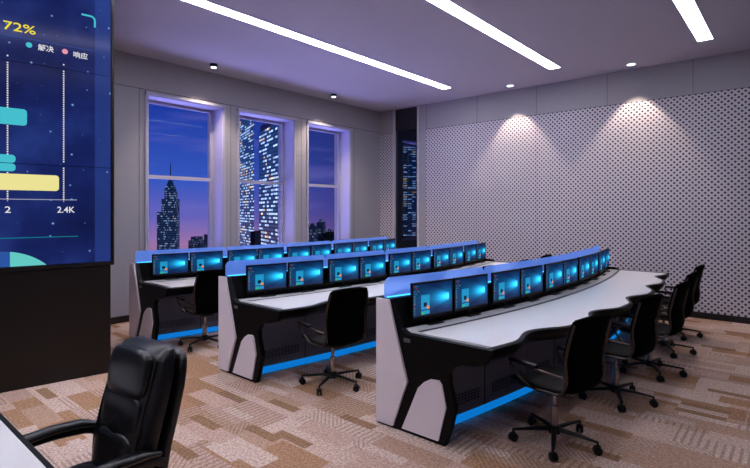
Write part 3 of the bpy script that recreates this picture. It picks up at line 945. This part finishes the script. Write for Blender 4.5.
shell_c = [(0.40, 0.0), (0.5, 0.0), (0.65, -0.01), (0.78, 0.0), (0.9, 0.01), (0.96, 0.015), (1.01, 0.02), (1.038, 0.028), (1.05, 0.034)]
MB().loft(cushion(shell_c, [w_ + 0.004 for w_ in hw], [0.03, 0.055, 0.06, 0.06, 0.06, 0.06, 0.055, 0.04, 0.02], 0.072, 0.0)).done('back_shell', LEATHER, X, smooth=True)
superpad('headrest_pad', LEATHER, X, 0, bp(0.95) - 0.040, 0.955, 0.165, 0.040, 0.115, p=3.6, tilt=T)
superpad('lumbar_pad', LEATHER, X, 0, bp(0.62) - 0.056, 0.60, 0.160, 0.040, 0.115, p=3.6, tilt=T)
superpad('middle_pad', LEATHER, X, 0, bp(0.78) - 0.045, 0.785, 0.160, 0.030, 0.085, p=4.5, tilt=T)
for s in (-1, 1):
    MB().tube([(s * 0.175, bp(z) + dy_ - 0.054, z) for z, dy_ in back_c[1:7]], 0.006, 6).done('seam_piping', PIPING, X, smooth=True)
superpad('seat', LEATHER, X, 0, -0.03, 0.475, 0.235, 0.26, 0.065, p=4)
superpad('seat_pad', LEATHER, X, 0, -0.06, 0.52, 0.18, 0.21, 0.035, p=3.5)
for s in (-1, 1):
    a = fillet([(s * 0.24, 0.20, 0.40), (s * 0.27, 0.05, 0.42), (s * 0.275, -0.20, 0.50), (s * 0.275, -0.31, 0.60), (s * 0.275, -0.22, 0.655), (s * 0.275, 0.0, 0.668), (s * 0.265, 0.18, 0.648), (s * 0.24, 0.255, 0.60)], 0.08, 5)
    ar = MB().tube(a, [0.020] * len(a), 10).done('armrest', CHROME if False else CBLACK, X, smooth=True)
    pd = [(s * 0.275, -0.30, 0.655), (s * 0.275, -0.22, 0.676), (s * 0.275, -0.1, 0.688), (s * 0.275, 0.02, 0.692), (s * 0.27, 0.14, 0.682), (s * 0.255, 0.23, 0.655)]
    MB().tube(pd, [0.016, 0.03, 0.034, 0.034, 0.032, 0.018], 12, 0.62).done('arm_pad', LEATHER, ar, smooth=True)
star_base(X, 0.33, 0.10, 0.9)
MB().tube([(0, 0, 0.12), (0, 0, 0.28)], 0.03, 14).tube([(0, 0, 0.28), (0, 0, 0.40)], 0.018, 12).done('gas_column', CHROME, X, smooth=True)
MB().box(-0.12, 0.12, -0.1, 0.14, 0.385, 0.42, 0.012).done('tilt_mechanism', CBLACK, X)

# ------------------------------------------------------------------ the city outside
CF = Vector((-sin(R(40.7)), cos(R(40.7)), 0)); CR = Vector((cos(R(40.7)), sin(R(40.7)), 0))
def bearing(px, d):
    return CF * d + CR * ((px - 375) / FPX * d)
def hgt(py, d):
    return EYE + (HORIZON - py) / FPX * d
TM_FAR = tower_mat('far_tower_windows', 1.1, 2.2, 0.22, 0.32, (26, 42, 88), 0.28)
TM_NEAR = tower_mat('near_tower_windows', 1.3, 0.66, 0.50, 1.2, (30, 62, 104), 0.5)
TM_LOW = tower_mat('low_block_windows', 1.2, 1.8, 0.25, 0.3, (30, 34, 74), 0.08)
def tower(px0, px1, d, parts, label, m, base=-60, group='city buildings outside the windows'):
    c = bearing((px0 + px1) / 2, d); w_ = (px1 - px0) / FPX * d
    t = root('skyscraper', (c.x, c.y, base), R(40.7), label, 'building', group)
    for name, a, b, z0, z1, dep in parts:
        MB().box(-w_ / 2 + w_ * a, -w_ / 2 + w_ * b, -dep / 2, dep / 2, z0 - base, z1 - base).done(name, m, t)
    return t, w_
d = 480
t, w_ = tower(158, 178, d, [('tower_wing', 0.0, 0.26, -60, hgt(212, d), 5), ('tower_shaft', 0.26, 1.0, -60, hgt(199, d), 8), ('tower_setback', 0.40, 0.90, hgt(199, d), hgt(191, d), 7)],
              'tall stepped tower with a thin spire, seen through the left window', TM_FAR)
mb = MB(); zb = hgt(191, d) + 60
cxl = w_ * (170 - 167.3) / 21.4
mb.loft([[Vector((cxl + sx * r, sy * r, z)) for sx, sy in ((-1, -1), (1, -1), (1, 1), (-1, 1))] for r, z in ((4.4, zb), (3.0, zb + 5), (1.4, zb + 10), (0.7, hgt(178, d) + 60))])
mb.done('tower_crown', TM_FAR, t)
MB().tube([(cxl, 0, hgt(179, d) + 60), (cxl, 0, hgt(163, d) + 60)], [0.6, 0.25], 8).done('spire', DARKM, t)
tower(191, 203, 420, [('tower_shaft', 0, 1, -60, hgt(240, 420), 12), ('tower_setback', 0.15, 0.85, hgt(240, 420), hgt(236.5, 420), 9)], 'short rounded block right of the spired tower in the left window', TM_LOW)
tower(206.5, 216, 400, [('tower_shaft', 0, 1, -60, hgt(234, 400), 12)], 'narrow dark block at the right edge of the left window', TM_LOW)

def slant_tower(pxa, da, length, dep, ztop, label):
    """box whose long front starts at bearing pxa and runs towards the viewer and to the right (negative length: away and left)"""
    DV = (CF + CR * ((118 - 375) / FPX)).normalized()
    p = bearing(pxa, da); ang = atan2(-DV.y, -DV.x)
    t = root('skyscraper', (p.x, p.y, -60), ang, label, 'building', 'city buildings outside the windows')
    q = bearing(pxa, da) - DV * length
    inv = Matrix.Rotation(-ang, 4, 'Z')
    back = []
    for c_ in (q, p):
        back.append(c_ + c_.normalized() * dep)
    pts = [inv @ (v - p) for v in (p, q, back[0], back[1])]
    MB().slab([(v.x, v.y) for v in pts], 0, ztop + 60).done('tower_shaft', TM_NEAR, t)
    cen = sum(pts, Vector()) / 4
    pts = [cen + (v - cen) * 0.93 for v in pts]
    MB().slab([(v.x, v.y) for v in pts], ztop + 60, ztop + 61.0).done('roof_parapet', DARKM, t)
    return t
slant_tower(259, 90, 23, 14, hgt(132, 90), 'wide lit office tower with slanting rows of windows, right side of the middle window')
slant_tower(254, 110, -34, 20, hgt(70, 110), 'tall lit office tower at the left side of the middle window')
tower(253.5, 258, 60, [('tower_shaft', 0, 1, -60, hgt(231, 60), 3)], 'small dark block low between the two lit towers', mat('dark_block', (14, 16, 28), 0.6))
tower(398, 424, 150, [('tower_shaft', 0, 1, -60, hgt(120, 150), 10)], 'dim office tower seen through the tall dark glass panel', TM_NEAR)
rr = random.Random(5)
for i, (a, b, py, lb) in enumerate([(308, 317, 226, 'low dark block at the left of the right window skyline'), (317.5, 325, 222, 'tallest of the low dark blocks in the right window skyline'), (326, 334, 231, 'low dark block in the middle of the right window skyline'), (335, 341, 224, 'slim dark block at the right of the right window skyline'), (341.5, 352, 229, 'broad dark block at the far right of the right window skyline')]):
    dd = 300 + 15 * i
    tower(a, b, dd, [('tower_shaft', 0, 1, -60, hgt(py, dd), 10), ('roof_room', 0.3, 0.7, hgt(py, dd), hgt(py, dd) + 1.6, 5)], lb, TM_LOW)
# tree below the right window
tp = bearing(328, 34)
tree = root('street_tree', (tp.x, tp.y, -12), 0, 'dark green leafy tree low in the right window', 'tree')
MB().tube([(0, 0, 0), (0.1, 0, 5), (0, 0.1, 9.5)], [0.35, 0.25, 0.12], 10).done('trunk', BARK, tree, smooth=True)
lf = bmesh.new(); rt = random.Random(11)
blobs = [(0, 0, 9.5, 2.0), (-1.1, 0.3, 9.8, 1.2), (1.1, -0.2, 9.4, 1.3), (0.5, 0.2, 10.9, 1.0), (-0.5, 0.1, 10.6, 1.1), (0.1, 0, 11.6, 0.7), (1.6, 0.4, 8.6, 1.3), (-1.8, 0, 8.9, 1.1)]
for bx, by, bz, br in blobs:
    for _ in range(420):
        v = Vector((rt.gauss(0, 1), rt.gauss(0, 1), rt.gauss(0, 1))).normalized() * br * rt.uniform(0.75, 1.05)
        p = Vector((bx, by, bz)) + v
        a = Vector((rt.uniform(-1, 1), rt.uniform(-1, 1), rt.uniform(-1, 1))).normalized(); b_ = a.cross(v).normalized(); s = rt.uniform(0.08, 0.18)
        lf.faces.new([lf.verts.new(p + a * s), lf.verts.new(p + b_ * s * 0.5), lf.verts.new(p - a * s), lf.verts.new(p - b_ * s * 0.5)])
me = bpy.data.meshes.new('foliage'); lf.to_mesh(me); lf.free(); me.materials.append(LEAF)
fo = bpy.data.objects.new('foliage', me); COL.objects.link(fo); fo.parent = tree
